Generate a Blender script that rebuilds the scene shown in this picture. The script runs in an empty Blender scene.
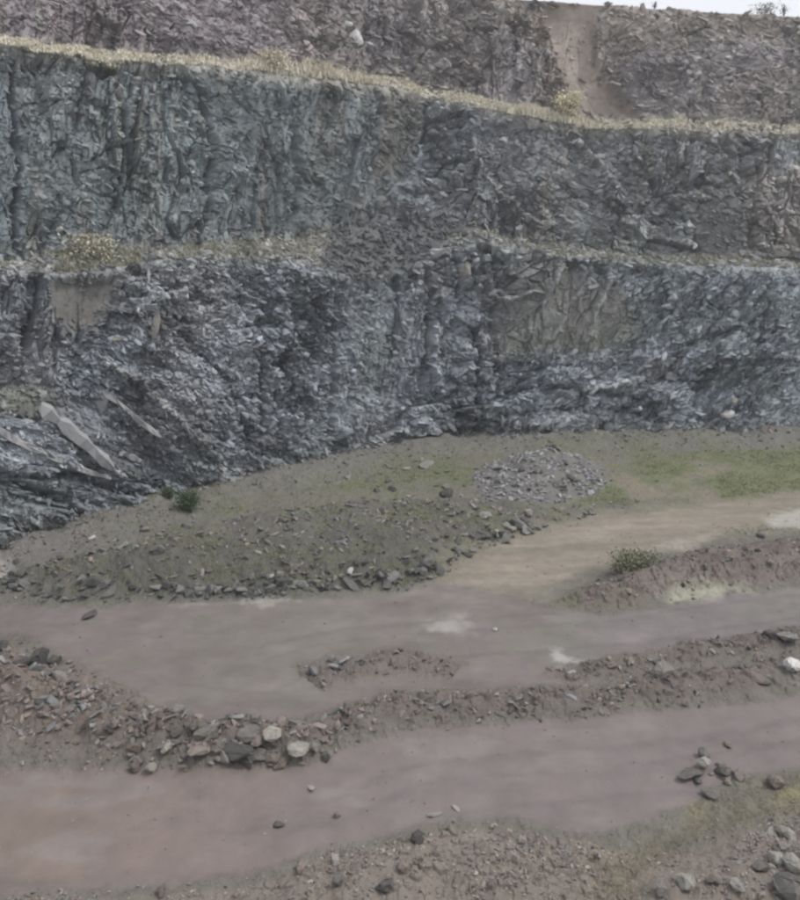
import bpy, bmesh, math, random
import numpy as np
from mathutils import Vector, Matrix, Euler

# ------------------------------------------------------------------ camera
S = bpy.context.scene
C = S.collection
EYE = 12.0                       # eye height above the quarry floor
F = 780.0                        # focal length in photo pixels (800 x 900)
PITCH = math.atan(200 / F)
cam_d = bpy.data.cameras.new('camera')
cam = bpy.data.objects.new('camera', cam_d)
C.objects.link(cam)
cam.location = (0, 0, EYE)
cam.rotation_euler = (math.pi / 2 - PITCH, 0, 0)
cam_d.sensor_fit = 'VERTICAL'
cam_d.sensor_height = 24.0
cam_d.lens = 24.0 * F / 900
cam_d.clip_start = 0.1
cam_d.clip_end = 3000
S.camera = cam

# ------------------------------------------------------------------ sky + sun
SUN_EL, SUN_AZ = math.radians(58), math.radians(98)   # azimuth from +Y towards +X
W = bpy.data.worlds.new('World')
S.world = W
W.use_nodes = True
wn = W.node_tree
bg = wn.nodes['Background']
sky = wn.nodes.new('ShaderNodeTexSky')
sky.sky_type = 'NISHITA'
sky.sun_disc = False
sky.sun_elevation = SUN_EL
sky.sun_rotation = SUN_AZ
sky.air_density = 1.0
sky.dust_density = 6.0
sky.ozone_density = 0.6
cl = wn.nodes.new('ShaderNodeMix'); cl.data_type = 'RGBA'          # high white overcast over the blue
cl.inputs[0].default_value = 0.72
cl.inputs[7].default_value = (10.0, 10.2, 10.5, 1)
wn.links.new(sky.outputs[0], cl.inputs[6])
wn.links.new(cl.outputs[2], bg.inputs[0])
bg.inputs[1].default_value = 0.15
sd = bpy.data.lights.new('sun', 'SUN')
sd.energy = 2.0
sd.angle = math.radians(10)
sd.color = (1.0, 0.965, 0.92)
so = bpy.data.objects.new('sun', sd)
C.objects.link(so)
sv = Vector((math.sin(SUN_AZ) * math.cos(SUN_EL), math.cos(SUN_AZ) * math.cos(SUN_EL), math.sin(SUN_EL)))
so.rotation_euler = sv.to_track_quat('Z', 'Y').to_euler()
so.location = (30, -10, 60)
S.view_settings.view_transform = 'Standard'
S.view_settings.look = 'None'
S.view_settings.gamma = 1
S.view_settings.use_curve_mapping = False
S.view_settings.exposure = -0.32
S.render.engine = 'CYCLES'
S.cycles.max_bounces = 4
S.cycles.diffuse_bounces = 2
S.cycles.filter_width = 2.6

random.seed(7)
RNG = np.random.default_rng(11)
ct, st = math.cos(PITCH), math.sin(PITCH)

# ------------------------------------------------------------------ maths
def ray(px, py):
    dv = py - 450.0
    return (px - 400.0), (F * ct - dv * st), (-F * st - dv * ct)

def G(px, py, z=0.0):
    """photo pixel -> point on the level z"""
    a, b, c = ray(px, py)
    t = (z - EYE) / c
    return a * t, b * t

def project(P):
    d = P[..., 1] * ct - (P[..., 2] - EYE) * st
    d = np.where(np.abs(d) < 1e-3, 1e-3, d)
    v = -(P[..., 1] * st + (P[..., 2] - EYE) * ct)
    return 400 + F * P[..., 0] / d, 450 + F * v / d, d

def h2(ix, iy, seed):
    ix = ix.astype(np.int64).astype(np.uint64); iy = iy.astype(np.int64).astype(np.uint64)
    with np.errstate(over='ignore'):
        n = ix * np.uint64(0x9E3779B97F4A7C15) ^ (iy * np.uint64(0xC2B2AE3D27D4EB4F) + np.uint64(seed * 7919 + 13))
        n ^= n >> np.uint64(29); n *= np.uint64(0xBF58476D1CE4E5B9)
        n ^= n >> np.uint64(32); n *= np.uint64(0x94D049BB133111EB)
        n ^= n >> np.uint64(31)
    return (n >> np.uint64(40)).astype(np.float64) / float(1 << 24)

def vn(x, y, seed=0):
    ix = np.floor(x); iy = np.floor(y)
    fx = x - ix; fy = y - iy
    fx = fx * fx * (3 - 2 * fx); fy = fy * fy * (3 - 2 * fy)
    a = h2(ix, iy, seed); b = h2(ix + 1, iy, seed)
    c = h2(ix, iy + 1, seed); d = h2(ix + 1, iy + 1, seed)
    return (a + (b - a) * fx) * (1 - fy) + (c + (d - c) * fx) * fy

def fbm(x, y, seed=0, o=4):
    s = 0; a = 0.5; t = 0
    for k in range(o):
        s = s + a * vn(x * 2 ** k + 17.3 * k, y * 2 ** k - 9.1 * k, seed + k); t += a; a *= 0.55
    return s / t - 0.5          # about -0.5 .. 0.5

def cells(u, v, seed):
    """jittered cells: (id randoms r1 r2 r3, offsets from the cell centre, gap to the border)"""
    iu = np.floor(u); iv = np.floor(v)
    b1 = np.full(u.shape, 9.0); b2 = np.full(u.shape, 9.0)
    cu = np.zeros(u.shape); cv = np.zeros(u.shape); du = np.zeros(u.shape); dv = np.zeros(u.shape)
    for a in (-1, 0, 1):
        for b in (-1, 0, 1):
            ju = iu + a; jv = iv + b
            x = ju + 0.1 + 0.8 * h2(ju, jv, seed) - u
            y = jv + 0.1 + 0.8 * h2(ju, jv, seed + 1) - v
            d = 0.45 * (x * x + y * y) + 0.75 * np.maximum(np.abs(x), np.abs(y)) ** 2
            m = d < b1
            b2 = np.where(m, b1, np.minimum(b2, d))
            b1 = np.where(m, d, b1)
            cu = np.where(m, ju, cu); cv = np.where(m, jv, cv)
            du = np.where(m, -x, du); dv = np.where(m, -y, dv)
    return (h2(cu, cv, seed + 2), h2(cu, cv, seed + 3) * 2 - 1, h2(cu, cv, seed + 4) * 2 - 1,
            du, dv, np.sqrt(b2) - np.sqrt(b1))

def sst(a, b, x):
    t = np.clip((x - a) / (b - a), 0, 1)
    return t * t * (3 - 2 * t)

def sdf(poly, x, y):
    """signed distance, positive inside"""
    p = np.array(poly, float)
    d = np.full(x.shape, 1e9); s = np.zeros(x.shape, bool)
    for i in range(len(p)):
        a = p[i]; b = p[(i + 1) % len(p)]
        e = b - a
        wx = x - a[0]; wy = y - a[1]
        t = np.clip((wx * e[0] + wy * e[1]) / max(e @ e, 1e-9), 0, 1)
        d = np.minimum(d, (wx - t * e[0]) ** 2 + (wy - t * e[1]) ** 2)
        c = ((a[1] > y) != (b[1] > y))
        xi = a[0] + (y - a[1]) * e[0] / (e[1] if abs(e[1]) > 1e-9 else 1e-9)
        s ^= c & (x < xi)
    d = np.sqrt(d)
    return np.where(s, d, -d)

def ldist(line, x, y):
    """distance to a polyline and the (interpolated) extra values at the nearest point"""
    p = np.array(line, float)
    d = np.full(x.shape, 1e9); ex = np.zeros(x.shape + (p.shape[1] - 2,))
    for i in range(len(p) - 1):
        a = p[i]; b = p[i + 1]; e = (b - a)[:2]
        wx = x - a[0]; wy = y - a[1]
        t = np.clip((wx * e[0] + wy * e[1]) / max(e @ e, 1e-9), 0, 1)
        q = np.hypot(wx - t * e[0], wy - t * e[1])
        m = q < d
        d = np.where(m, q, d)
        if p.shape[1] > 2:
            ex = np.where(m[..., None], a[2:] + t[..., None] * (b - a)[2:], ex)
    return d, ex

def GP(pts, z=0.0):
    return [G(p[0], p[1], z) + tuple(p[2:]) for p in pts]

# ------------------------------------------------------------------ objects
def tag(o, label=None, cat=None, group=None, kind=None):
    if label: o['label'] = label
    if cat: o['category'] = cat
    if group: o['group'] = group
    if kind: o['kind'] = kind
    return o

def mesh_obj(name, co, faces, col=None, mat=None, parent=None, smooth=False):
    """faces: (n,3) or (n,4) index array; col: per vertex rgb"""
    me = bpy.data.meshes.new(name)
    faces = np.asarray(faces); n, k = faces.shape
    me.vertices.add(len(co)); me.vertices.foreach_set('co', np.asarray(co, np.float32).ravel())
    me.loops.add(n * k); me.loops.foreach_set('vertex_index', faces.astype(np.int32).ravel())
    me.polygons.add(n)
    me.polygons.foreach_set('loop_start', np.arange(0, n * k, k, dtype=np.int32))
    me.polygons.foreach_set('use_smooth', np.full(n, smooth))
    me.update(calc_edges=True)
    if col is not None:
        at = me.color_attributes.new('Col', 'FLOAT_COLOR', 'POINT')
        c4 = np.ones((len(co), 4), np.float32); c4[:, :3] = col
        at.data.foreach_set('color', c4.ravel())
    if mat: me.materials.append(mat)
    o = bpy.data.objects.new(name, me)
    C.objects.link(o)
    if parent: o.parent = parent
    return o

def stone_mat(name, attr=True, base=(0.2, 0.2, 0.2), rough=0.9, scale=3.0, amp=0.35, bump=0.5, bscale=14, dist=0.03, spec=0.3, rand=0.0):
    m = bpy.data.materials.new(name); m.use_nodes = True
    nt = m.node_tree; N = nt.nodes; L = nt.links
    bs = N['Principled BSDF']
    bs.inputs['Roughness'].default_value = rough
    bs.inputs['Specular IOR Level'].default_value = spec
    geo = N.new('ShaderNodeTexCoord')
    no = N.new('ShaderNodeTexNoise'); no.inputs['Scale'].default_value = scale
    no.inputs['Detail'].default_value = 7; no.inputs['Roughness'].default_value = 0.65
    mr = N.new('ShaderNodeMapRange')
    mr.inputs[1].default_value = 0.25; mr.inputs[2].default_value = 0.75
    mr.inputs[3].default_value = 1 - amp; mr.inputs[4].default_value = 1 + amp
    L.new(geo.outputs['Object'], no.inputs['Vector'])
    L.new(no.outputs['Fac'], mr.inputs[0])
    mx = N.new('ShaderNodeVectorMath'); mx.operation = 'SCALE'
    if attr:
        ca = N.new('ShaderNodeVertexColor'); ca.layer_name = 'Col'
        L.new(ca.outputs[0], mx.inputs[0])
    else:
        mx.inputs[0].default_value = base
    last = mr.outputs[0]
    if rand:
        oi = N.new('ShaderNodeObjectInfo')
        r2 = N.new('ShaderNodeMapRange'); r2.inputs[3].default_value = 1 - rand; r2.inputs[4].default_value = 1 + rand
        L.new(oi.outputs['Random'], r2.inputs[0])
        mu = N.new('ShaderNodeMath'); mu.operation = 'MULTIPLY'
        L.new(mr.outputs[0], mu.inputs[0]); L.new(r2.outputs[0], mu.inputs[1]); last = mu.outputs[0]
    L.new(last, mx.inputs['Scale'])
    L.new(mx.outputs[0], bs.inputs['Base Color'])
    n2 = N.new('ShaderNodeTexNoise'); n2.inputs['Scale'].default_value = bscale; n2.inputs['Detail'].default_value = 6
    n2.inputs['Roughness'].default_value = 0.7
    L.new(geo.outputs['Object'], n2.inputs['Vector'])
    bp = N.new('ShaderNodeBump'); bp.inputs['Strength'].default_value = bump; bp.inputs['Distance'].default_value = dist
    L.new(n2.outputs['Fac'], bp.inputs['Height'])
    L.new(bp.outputs[0], bs.inputs['Normal'])
    return m

M_wall = stone_mat('slate rock', scale=1.6, amp=0.3, bump=0.5, bscale=6, dist=0.08, rough=0.8, spec=0.35)
M_soil = stone_mat('quarry soil', scale=2.2, amp=0.14, bump=0.5, bscale=9, dist=0.03, rough=0.95, spec=0.2)
M_road = stone_mat('compacted mud', scale=1.3, amp=0.12, bump=0.5, bscale=14, dist=0.02, rough=0.8, spec=0.3)
M_rub = stone_mat('rubble stone', scale=5, amp=0.2, bump=0.5, bscale=20, dist=0.02, rough=0.85)
M_plant = stone_mat('dry grass', scale=3, amp=0.2, bump=0.0, rough=0.9, spec=0.1)
M_grey = stone_mat('grey slate stone', attr=False, base=(0.185, 0.175, 0.165), scale=4, amp=0.25, bump=0.6, bscale=12, dist=0.04, rand=0.3)
M_brown = stone_mat('muddy brown stone', attr=False, base=(0.21, 0.18, 0.16), scale=4, amp=0.25, bump=0.6, bscale=12, dist=0.04, rand=0.25)
M_pale = stone_mat('pale limestone', attr=False, base=(0.31, 0.295, 0.27), scale=4, amp=0.2, bump=0.6, bscale=12, dist=0.04, rand=0.12)
M_dark = stone_mat('dark slate stone', attr=False, base=(0.10, 0.095, 0.092), scale=4, amp=0.25, bump=0.6, bscale=12, dist=0.04, rand=0.25)
M_white = stone_mat('white quartz', attr=False, base=(0.60, 0.59, 0.58), scale=3, amp=0.15, bump=0.6, bscale=10, dist=0.05)
M_slab = stone_mat('pale slate slab', attr=False, base=(0.32, 0.325, 0.335), scale=3, amp=0.22, bump=0.5, bscale=9, dist=0.04)
M_wood = stone_mat('twig bark', attr=False, base=(0.10, 0.08, 0.06), scale=8, amp=0.2, bump=0.3)

# ------------------------------------------------------------------ quarry wall (benches)
PX = [-420, -250, 0, 50, 100, 150, 225, 300, 350, 400, 430, 475, 550, 600, 700, 800, 950, 1150]
def tab(*pairs):
    a = np.array(pairs, float)
    return lambda q: np.interp(q, a[:, 0], a[:, 1])
q = np.concatenate([np.linspace(-420, -80, 60, endpoint=False), np.linspace(-80, 880, 1150, endpoint=False), np.linspace(880, 1150, 50)])
def Zat(py, Y):
    a, b, c = ray(400, py)
    return EYE + c / b * Y
baseY = tab((-420, 17), (-250, 22), (0, 28.9), (60, 31.2), (100, 33), (150, 35.3), (225, 38.5), (300, 41.6), (375, 45.6), (450, 48.4), (550, 49.5), (600, 49.8), (700, 50), (800, 50.3), (950, 49.5), (1150, 46))(q)
lipY = tab((-420, 20.5), (-250, 26), (0, 33.2), (75, 35.2), (150, 37.6), (225, 40.6), (300, 43.8), (375, 47.6), (450, 50.6), (550, 51.6), (600, 51.9), (700, 52.2), (800, 52.6), (950, 51.8), (1150, 48.5))(q)
lipP = tab((-420, 270), (0, 268), (60, 275), (100, 272), (150, 260), (225, 260), (300, 262), (345, 276), (400, 272), (440, 250), (475, 240), (500, 245), (550, 254), (600, 260), (700, 267), (800, 271), (1150, 278))(q)
bkY = lipY + tab((-420, 1.2), (0, 1.2), (75, 1.6), (250, 1.4), (330, 3.2), (400, 4.2), (450, 3.4), (500, 2.0), (600, 1.6), (800, 1.6), (1150, 1.6))(q)
bkP = tab((-420, 262), (0, 262), (60, 252), (100, 250), (150, 248), (225, 244), (300, 238), (350, 226), (400, 222), (440, 222), (475, 228), (500, 236), (550, 245), (600, 252), (700, 259), (800, 262), (1150, 268))(q)
upP = tab((-420, 10), (-250, 22), (0, 42), (100, 53), (200, 65), (300, 78), (400, 91), (470, 104), (550, 121), (600, 126), (700, 130), (800, 133), (950, 135), (1150, 137))(q)
upY = bkY + tab((-420, 1.4), (0, 1.8), (200, 2.0), (400, 1.8), (600, 2.3), (800, 2.2), (1150, 2.2))(q)
ubY = upY + 1.3
ubP = upP - 9
rimY = ubY + tab((-420, 2.4), (500, 2.6), (560, 3.6), (640, 2.4), (1150, 2.4))(q)
zl = Zat(lipP, lipY); zb = Zat(bkP, bkY); zu = Zat(upP, upY); zub = Zat(ubP, ubY)
rimP = tab((-420, -60), (0, -60), (300, -30), (480, -4), (530, -1), (600, 4), (700, 11), (800, 16), (1150, 30))(q)
zr = Zat(rimP, rimY)
# small lower shelf of the left buttress
fr = 0.42
mY = baseY + (lipY - baseY) * fr; mz = zl * fr
w = sst(215, 150, q)
s1Y = tab((-420, 18.2), (-250, 23.2), (0, 30.2), (50, 32.0), (100, 33.9), (150, 36.1), (1150, 50))(q)
s1P = tab((-420, 408), (0, 408), (50, 418), (100, 452), (150, 490), (1150, 490))(q)
s2Y = tab((-420, 19.6), (-250, 24.9), (0, 32.0), (50, 33.7), (100, 34.9), (150, 36.5), (1150, 50))(q)
s2P = tab((-420, 384), (0, 384), (50, 386), (100, 415), (150, 455), (1150, 455))(q)
s1z = Zat(s1P, s1Y) * w + mz * (1 - w); s1Y = s1Y * w + mY * (1 - w)
s2z = Zat(s2P, s2Y) * w + (mz + 0.5) * (1 - w); s2Y = s2Y * w + (baseY + (lipY - baseY) * (fr + 0.5 / np.maximum(zl, 1))) * (1 - w)
rows = [(baseY - 0.4, baseY * 0 - 1.2), (baseY, baseY * 0), (s1Y, s1z), (s2Y, s2z), (lipY, zl), (bkY, zb), (upY, zu), (ubY, zub), (rimY, zr), (rimY + 4, zr + 0.3)]
sub = [8, 110, 44, 170, 40, 210, 22, 190, 14]
TY = []; TZ = []; RID = []
for i, n in enumerate(sub):
    for k in range(n):
        t = k / n
        TY.append(rows[i][0] * (1 - t) + rows[i + 1][0] * t); TZ.append(rows[i][1] * (1 - t) + rows[i + 1][1] * t); RID.append(i + t)
TY.append(rows[-1][0]); TZ.append(rows[-1][1]); RID.append(len(sub))
TY = np.array(TY); TZ = np.array(TZ); RID = np.array(RID)
def blur(A, n):
    B = A.copy()
    for _ in range(n):
        B[1:-1] = (B[:-2] + 2 * B[1:-1] + B[2:]) / 4
    return B
TY = blur(TY, 3); TZ = blur(TZ, 3)
for _ in range(40):                                    # no kinks along the wall
    TY[:, 1:-1] = (TY[:, :-2] + 2 * TY[:, 1:-1] + TY[:, 2:]) / 4
    TZ[:, 1:-1] = (TZ[:, :-2] + 2 * TZ[:, 1:-1] + TZ[:, 2:]) / 4
TX = (q[None] - 400) * (TY * ct - (TZ - EYE) * st) / F
P = np.stack([TX, TY, TZ], -1)
# pilasters and hollows of the face, several metres across
Ub = np.concatenate([[0], np.cumsum(np.hypot(np.diff(P[9, :, 0]), np.diff(P[9, :, 1])))])
U = np.broadcast_to(Ub[None], TY.shape).copy()
V = TZ + 0.5 * (TY - TY[8][None])
def normals(P):
    a = np.gradient(P, axis=1); b = np.gradient(P, axis=0)
    n = np.cross(a, b); n /= np.maximum(np.linalg.norm(n, axis=-1, keepdims=True), 1e-9)
    return n
NR = normals(P)
if NR[60, 600, 1] > 0: NR = -NR
QX, QY, _ = project(P)
R = np.broadcast_to(RID[:, None], TY.shape)
def zone(poly, soft=10):
    wx = 14 * fbm(QX / 25, QY / 25, 91, 3); wy = 14 * fbm(QX / 25, QY / 25, 95, 3)
    return sst(-soft, soft, sdf(poly, QX + wx, QY + wy))
edge = 0.06 + 0.94 * np.minimum(1, np.minimum(np.abs(R - 4), np.abs(R - 6)) * 14)
ledge = ((R > 4) & (R < 5)) | ((R > 6) & (R < 7))
shelf = (R > 2) & (R < 3)
z_butt = zone([(-500, 395), (40, 400), (75, 370), (110, 340), (170, 300), (230, 330), (270, 420), (300, 470), (180, 540), (0, 620), (-500, 700)], 14)
z_rub = zone([(60, 390), (90, 330), (150, 262), (330, 265), (340, 330), (300, 470), (200, 470), (120, 400)], 16)
z_soil = zone([(52, 282), (118, 280), (116, 300), (95, 328), (65, 332), (52, 318)], 9)
z_smooth = zone([(505, 280), (520, 256), (560, 262), (625, 290), (632, 345), (560, 352), (498, 352)], 13)
z_scree2 = zone([(700, 262), (690, 235), (712, 195), (735, 190), (742, 235), (745, 262)], 5)
z_scree1 = zone([(330, 222), (420, 205), (470, 222), (440, 246), (400, 272), (345, 280), (320, 262)], 6)
z_gully = zone([(542, 4), (556, 30), (562, 70), (576, 104), (642, 116), (612, 90), (598, 60), (596, 20), (604, 4)], 5)
z_gedge = zone([(528, 0), (548, 4), (566, 60), (572, 98), (560, 104), (540, 60)], 4)
z_brstr = zone([(376, 88), (425, 95), (418, 150), (400, 175), (370, 175), (378, 130)], 6)
z_right = zone([(610, 268), (900, 270), (900, 440), (470, 440), (480, 350), (600, 355)], 20)
z_hor = zone([(480, 355), (640, 352), (700, 380), (660, 440), (360, 450), (400, 400)], 14)
z_hor2 = zone([(425, 112), (470, 112), (470, 205), (425, 215)], 6)
z_topr = zone([(600, 4), (900, 10), (900, 130), (610, 120)], 14)
z_stk = zone([(480, 0), (900, 0), (900, 44), (700, 40), (600, 70), (500, 30)], 8)
z_midl = zone([(-500, 30), (24, 45), (30, 240), (-500, 262)], 4)
soft = np.clip(z_soil + z_smooth * 0.75 + z_scree2 + z_scree1 + z_gully + z_brstr * 0.6 + z_midl * 0.4, 0, 1)
amp = (1 - 0.86 * soft) * np.where(R > 6.9, 0.6, 0.92) * (0.6 + 1.1 * sst(-.15, .2, fbm(U / 5, V / 5, 81, 3)))
amp = amp * np.where(ledge, 0.35, 1) * np.where(shelf, 0.4, 1) * edge
big = 1.5 * fbm(U / 7, V / 11, 3, 3) + 0.6 * fbm(U / 2.6, V / 5, 5, 2)
disp = big * np.clip(np.minimum(np.abs(R - 1), 1) * 1.0, 0.15, 1) * np.where(ledge | shelf, 0.4, 1) * (0.35 + 0.65 * edge)
bright = np.zeros(TY.shape)
CR = np.zeros(TY.shape)
def layer(ang, lu, lv, A, seed, mask, tilt=1.0, cgain=0.3, crack=0.5):
    """one generation of joint-bounded blocks: long axis lu at angle ang, thickness lv"""
    global disp, bright
    sel = mask > 0.02
    if not sel.any(): return
    u = U[sel]; v = V[sel]
    wu = 0.2 * lu * fbm(u / (2.2 * lu), v / (2.2 * lu), seed + 50, 2); wv = 0.3 * lv * fbm(u / (2.5 * lu), v / (2.5 * lu), seed + 60, 2)
    c, s = math.cos(ang), math.sin(ang)
    a = (c * u + s * v + wu) / lu; b = (-s * u + c * v + wv) / lv
    r1, r2, r3, du, dv, gap = cells(a, b, seed)
    d = A * ((r1 - 0.5) * 1.5 + tilt * (du * r2 + dv * (0.35 + r3)) * 0.9) - A * crack * (gap < 0.09) * (h2(np.round((a - du) * 8), np.round((b - dv) * 8), seed + 19) > .45)
    disp[sel] += d * mask[sel] * amp[sel]
    bright[sel] += cgain * (h2(np.round((a - du) * 8), np.round((b - dv) * 8), seed + 9) - 0.5) * 2 * mask[sel]
def fam(mask, ang, el, seed, k=1.0):
    layer(ang, 2.1 * el, 1.5, 0.58 * k, seed, mask, cgain=0.2, crack=0.5)
    layer(ang + .08, 1.0 * el, 0.62, 0.29 * k, seed + 100, mask, cgain=0.26, crack=0.4)
    layer(ang - .12, 0.42 * el, 0.28, 0.17 * k, seed + 200, mask, cgain=0.34)
    layer(ang + .4, 0.20 * el, 0.15, 0.03 * k, seed + 300, mask, cgain=0.16)
mB = np.clip(z_butt, 0, 1)
mH = np.clip(z_hor + z_hor2 + z_topr * 0.6, 0, 1) * (1 - mB)
mR = np.clip(z_right, 0, 1) * (1 - mB) * (1 - mH)
mRub = z_rub * (1 - mB) * (1 - mH) * (1 - mR)
z_slab = zone([(-500, 404), (40, 402), (75, 405), (150, 440), (185, 500), (110, 520), (0, 600), (-500, 700)], 8)
vn1 = sst(-0.04, 0.02, fbm(U / 3.5, V / 5, 71, 2))
rest = (1 - mB) * (1 - mH) * (1 - mR) * (1 - mRub)
fam(mB * (1 - z_slab), math.radians(-31), 2.3, 1000, 1.1)
fam(mB * z_slab, math.radians(-27), 5.0, 1500, 1.15)
fam(mH, math.radians(4), 1.5, 2000, 0.8)
fam(mR, math.radians(40), 1.35, 3000, 0.75)
fam(mRub, math.radians(-25), 1.15, 4000, 1.1)
fam(rest * vn1, math.radians(84), 1.7, 5000, 0.85)
fam(rest * (1 - vn1), math.radians(-28), 1.1, 6000, 0.75)
# diagonal ribs on the smooth brown slabs
disp += z_smooth * 0.5 * (vn((U * 0.75 - V * 0.55) * 1.7, (U + V) * 0.16, 77) - 0.5) * edge
rimk = np.clip((8.02 - R) * 7, 0.06, 1) * np.where(R > 8, .3, 1)
disp += -0.7 * z_gully * np.minimum(1, edge) - 0.25 * z_soil + 0.35 * z_scree2
# open joints and standing ribs that can be picked out one by one
CRK = [(.9, 3, [(262, 300), (258, 350), (264, 425)]), (.9, 3, [(330, 300), (335, 370), (332, 450)]), (.8, 3, [(283, 370), (278, 430)]), (1.0, 3, [(478, 330), (482, 380), (478, 436)]),
       (.7, 3, [(497, 245), (498, 300), (494, 350)]), (.7, 2.5, [(455, 250), (462, 285), (452, 330)]), (.8, 3, [(430, 268), (432, 330), (420, 400)]), (.6, 3, [(375, 90), (372, 150), (368, 190)]),
       (.7, 2.5, [(18, 60), (22, 150), (16, 235)]), (.6, 3, [(205, 90), (215, 150), (208, 225)]), (.7, 3, [(292, 110), (300, 180), (290, 230)]), (.6, 2.5, [(120, 95), (128, 150), (118, 210)]),
       (.8, 4, [(600, 430), (640, 400), (700, 340), (730, 330)]), (.7, 3, [(500, 395), (560, 388), (640, 398)]), (.6, 3, [(520, 415), (600, 408), (660, 420)]), (.7, 3, [(745, 150), (752, 200), (748, 255)]),
       (.6, 3, [(765, 290), (720, 350), (690, 420)]), (.7, 3, [(60, 470), (110, 488), (160, 505)]), (.8, 3, [(0, 480), (60, 500), (90, 520)]), (.7, 3, [(180, 330), (230, 380), (250, 440)])]
RIB = [(.35, 2.5, [(472, 130), (484, 175), (530, 215)]), (.3, 2.5, [(580, 138), (600, 165), (622, 190)]), (.4, 3, [(592, 264), (578, 290), (562, 318), (550, 340)]), (.35, 3, [(562, 266), (548, 295), (534, 330)]),
       (.3, 2.5, [(612, 280), (598, 312), (586, 340)]), (.35, 2.5, [(560, 392), (610, 386), (640, 380)]), (.3, 2.5, [(500, 300), (540, 292)]), (.35, 3, [(60, 440), (120, 474), (150, 492)]), (.35, 3, [(100, 360), (170, 410), (220, 470)])]
ribc = np.zeros(TY.shape)
for lst, sg in ((CRK, -1), (RIB, 1)):
    for dep, wd_, ln in lst:
        d_, _ = ldist(ln, QX + 9 * fbm(QX / 14, QY / 14, 171, 3), QY + 9 * fbm(QX / 14, QY / 14, 175, 3))
        g__ = np.exp(-(d_ / wd_) ** 2) * (.5 + 1.0 * vn(QX / 12, QY / 12, 181)) * np.clip(edge * 1.5, 0, 1)
        disp += sg * dep * g__
        if sg > 0: ribc = np.maximum(ribc, g__)
z_blk = np.clip(zone([(428, 105), (470, 108), (472, 208), (425, 215)], 6) + zone([(405, 262), (500, 240), (560, 258), (555, 282), (480, 300), (405, 290)], 6) + zone([(0, 55), (100, 70), (95, 120), (20, 115)], 8) + zone([(120, 262), (230, 262), (220, 330), (130, 330)], 8), 0, 1)
layer(0.05, 1.3, .62, .5, 9000, z_blk, cgain=.45, crack=.8)
disp += 0.10 * fbm(U / 0.5, V / 0.5, 8, 3) * amp
disp *= np.where(R > 7.5, rimk, 1)
P0 = P.copy()
P = P + NR * disp[..., None]
P[0] = P0[0]
# colours of the stone itself
def C3(r, g, b): return np.array((r, g, b), float)
def mix(col, c, m): return col * (1 - m[..., None]) + c * m[..., None]
col = np.broadcast_to(C3(0.168, 0.184, 0.208), TY.shape + (3,)).copy()
hueN = fbm(U / 4.5, V / 4.5, 21, 3)
col = mix(col, C3(0.155, 0.178, 0.180), sst(0.0, 0.16, hueN) * 0.6)
col = mix(col, C3(0.180, 0.176, 0.186), sst(0.02, 0.2, -hueN) * 0.5)
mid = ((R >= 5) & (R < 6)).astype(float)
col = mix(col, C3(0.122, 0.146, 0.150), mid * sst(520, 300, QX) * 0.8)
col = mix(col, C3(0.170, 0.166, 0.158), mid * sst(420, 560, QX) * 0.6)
top = sst(5.9, 6.4, R)
topc = C3(0.208, 0.178, 0.180)
col = mix(col, topc, top)
col = mix(col, C3(0.215, 0.175, 0.155), top * sst(0.0, 0.25, fbm(U / 3, V / 5, 33, 3) + 0.10) * 0.8)
col = mix(col, C3(0.205, 0.165, 0.190), top * sst(420, 200, QX) * 0.5)
col = mix(col, C3(0.27, 0.22, 0.18), z_stk * 0.75)
tone_ = fbm(U / 6, V / 4, 141, 3); col = col * (1 + .9 * np.clip(tone_, -.3, .3))[..., None]
streak = fbm(U / 0.55, V / 7, 41, 3)
col = mix(col, C3(0.19, 0.165, 0.135), sst(0.03, 0.22, streak) * 0.45 * (R > 5) * (R < 6))
col = mix(col, C3(0.24, 0.21, 0.19), sst(0.02, 0.2, streak) * 0.7 * top)
col = mix(col, C3(0.165, 0.163, 0.145), z_smooth * 0.8)
col = mix(col, C3(0.25, 0.225, 0.20), z_smooth * sst(0.0, 0.2, fbm(U / 0.8 + V / 1.2, V / 3, 45, 3) + 0.08) * 0.5)
col = mix(col, C3(0.13, 0.165, 0.10), z_smooth * sst(320, 345, QY) * 0.3)
col = mix(col, C3(0.175, 0.165, 0.15), z_soil)
col = mix(col, C3(0.135, 0.135, 0.13), z_scree2 * .9)
col = mix(col, C3(0.15, 0.152, 0.16), z_scree1 * .95)
col = mix(col, C3(0.40, 0.31, 0.25), z_gully)
col = mix(col, C3(0.20, 0.155, 0.13), z_gedge * 0.6)
col = mix(col, C3(0.165, 0.155, 0.135), z_brstr * 0.7)
col = mix(col, C3(0.15, 0.18, 0.20), z_midl * 0.8)
col = mix(col, C3(0.22, 0.185, 0.16), zone([(745, 170), (900, 160), (900, 258), (750, 255)], 10) * 0.6)
for rr, am in ((4.5, 0.75), (6.5, 0.9)):
    m = sst(0.62, 0.40, np.abs(R - rr)) * am
    col = mix(col, C3(0.40, 0.36, 0.28), m * (0.45 * (1 - z_scree1) if rr < 5 else 1.0))
col = mix(col, C3(0.12, 0.125, 0.095), sst(0.6, 0.4, np.abs(R - 2.5)) * sst(70, 40, QX) * 0.8)
lowg = sst(1.35, 1.0, R) * 0.5
col = mix(col, C3(0.18, 0.172, 0.15), lowg)
col = mix(col, C3(.235, .235, .24), z_blk * .5)
col = mix(col, C3(.30, .30, .30), np.clip(ribc, 0, 1) * .6)
bright = np.clip(bright * .8, -0.6, 0.8) * (1 - 0.85 * soft)
col = col * (1 + bright[..., None])
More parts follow.
